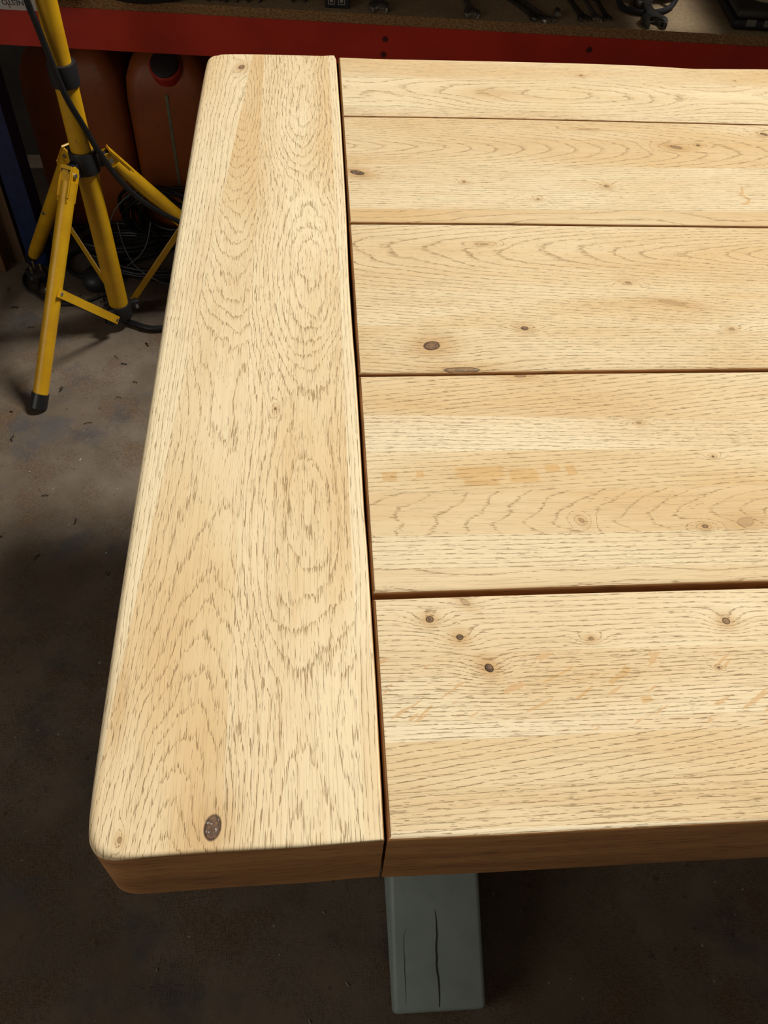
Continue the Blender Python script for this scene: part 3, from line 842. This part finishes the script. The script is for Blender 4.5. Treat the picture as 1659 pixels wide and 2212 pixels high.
o = link('plug_cord', bm, M_blk2, pl, smooth=True); o.matrix_parent_inverse = (Matrix.Translation(pl.location) @ Matrix.Rotation(.5, 4, 'Z')).inverted()
# round adaptor
ad = empty('power_adaptor', (-.372, 1.552, 0), 'rounded black adaptor on the floor left of the stand pole', 'adaptor', .4)
bm = bmesh.new(); lathe(bm, [(.022, .001), (.032, .005), (.036, .018), (.034, .032), (.024, .042), (.008, .045)], 28); link('adaptor_body', bm, M_blk, ad, smooth=True)
bm = bmesh.new(); tube(bm, spline([(-.012, .026, .018), (-.035, .045, .008), (-.05, .09, .006), (-.03, .14, .006), (.02, .15, .006)], 8), .0055, 8); link('lead', bm, M_blk2, ad, smooth=True)
# tangled coils behind the stand
cc = [((-.225, 1.635, .002), .125, 7, .0052, .16, 1, .55, .0055, (0, 0), 'wide tangle of black cable loops on the floor beside the table leg side', ),
      ((-.335, 1.690, .0), .090, 6, .0050, .20, 6, .50, .010, (0, 0), 'smaller heap of black cable behind the stand pole')]
for (c_, rad, n_, r_, j_, sd_, fl, zr, tt, lb) in cc:
    bm = bmesh.new(); coil(bm, c_, rad, n_, r_, j_, sd_, fl, zr, tt)
    o = link('cable_coil', bm, M_blk2, smooth=True); tag(o, lb, 'cable coil')
# upright hoops of cable leaning against the containers
bm = bmesh.new()
rnd = random.Random(12)
for k in range(9):
    cx, cz, ra = -.215 + rnd.uniform(-.035, .035), .085 + rnd.uniform(-.01, .01), .075 + rnd.uniform(-.014, .012)
    pts = [Vector((cx + ra * 1.15 * math.cos(t), 1.700 + .012 * math.sin(t * 2 + k) + k * .004 - .018 * (math.sin(t)), max(.006, cz + ra * math.sin(t)))) for t in [i * math.tau / 28 for i in range(29)]]
    tube(bm, pts, .0046, 6)
o = link('cable_hank', bm, M_blk2, smooth=True); tag(o, 'black cable hank standing upright against the orange containers', 'cable')
M_wire = simple('grey_wire', (.13, .125, .12), .5)
bm = bmesh.new()
tube(bm, spline([(-.345, 1.62, .10), (-.31, 1.63, .16), (-.26, 1.645, .19), (-.20, 1.66, .17)], 8), .0016, 6)
tube(bm, spline([(-.31, 1.60, .14), (-.302, 1.58, .09), (-.28, 1.56, .05), (-.24, 1.54, .03), (-.20, 1.53, .02), (-.14, 1.54, .004)], 8), .0014, 6)
tube(bm, spline([(-.30, 1.56, .05), (-.27, 1.57, .07), (-.25, 1.585, .095), (-.235, 1.6, .14)], 8), .0012, 6)
o = link('thin_wire', bm, M_wire, smooth=True); tag(o, 'thin grey wires straggling out of the black cable tangle', 'wire')
# wood debris on the floor
bm = bmesh.new(); rnd = random.Random(5)
spots = [(-.5776, 1.5399), (-.5537, 1.5894), (-.4882, 1.1353), (-.52, 1.12), (-.30, 1.30), (-.44, 1.34), (-.40, 1.20), (-.25, 1.22), (-.5, 1.4), (-.47, 1.06), (-.33, 1.10)]
spots += [(rnd.uniform(-.55, -.05), rnd.uniform(.6, 1.6)) for _ in range(26)]
for (x, y) in spots:
    a = rnd.uniform(0, 6.28); l_ = rnd.uniform(.003, .009)
    dx, dy = math.cos(a) * l_, math.sin(a) * l_
    tube(bm, [Vector((x - dx, y - dy, .001)), Vector((x + dy * .3, y, .0035)), Vector((x + dx, y + dy, .0012))], rnd.uniform(.0006, .0014), 4)
o = link('wood_debris', bm, simple('dark_debris', (.035, .02, .012), .9))
tag(o, 'tiny dark wood shavings scattered over the concrete floor', 'debris', kind='stuff')
bm = bmesh.new()
for (x, y) in [(.02, .42), (.11, .02), (-.09, .09), (-.2, .28), (.13, .15), (-.02, .2), (-.33, 1.0), (-.42, .97), (.07, .10), (.16, .06)]:
    a = rnd.uniform(0, 6.28); l_ = rnd.uniform(.001, .0035)
    tube(bm, [Vector((x - math.cos(a) * l_, y - math.sin(a) * l_, .0008)), Vector((x + math.cos(a) * l_, y + math.sin(a) * l_, .001))], .0008, 4)
o = link('sawdust_chips', bm, simple('pale_chip', (.45, .40, .33), .9))
tag(o, 'pale specks of sawdust on the dark floor left of the table', 'debris', kind='stuff')
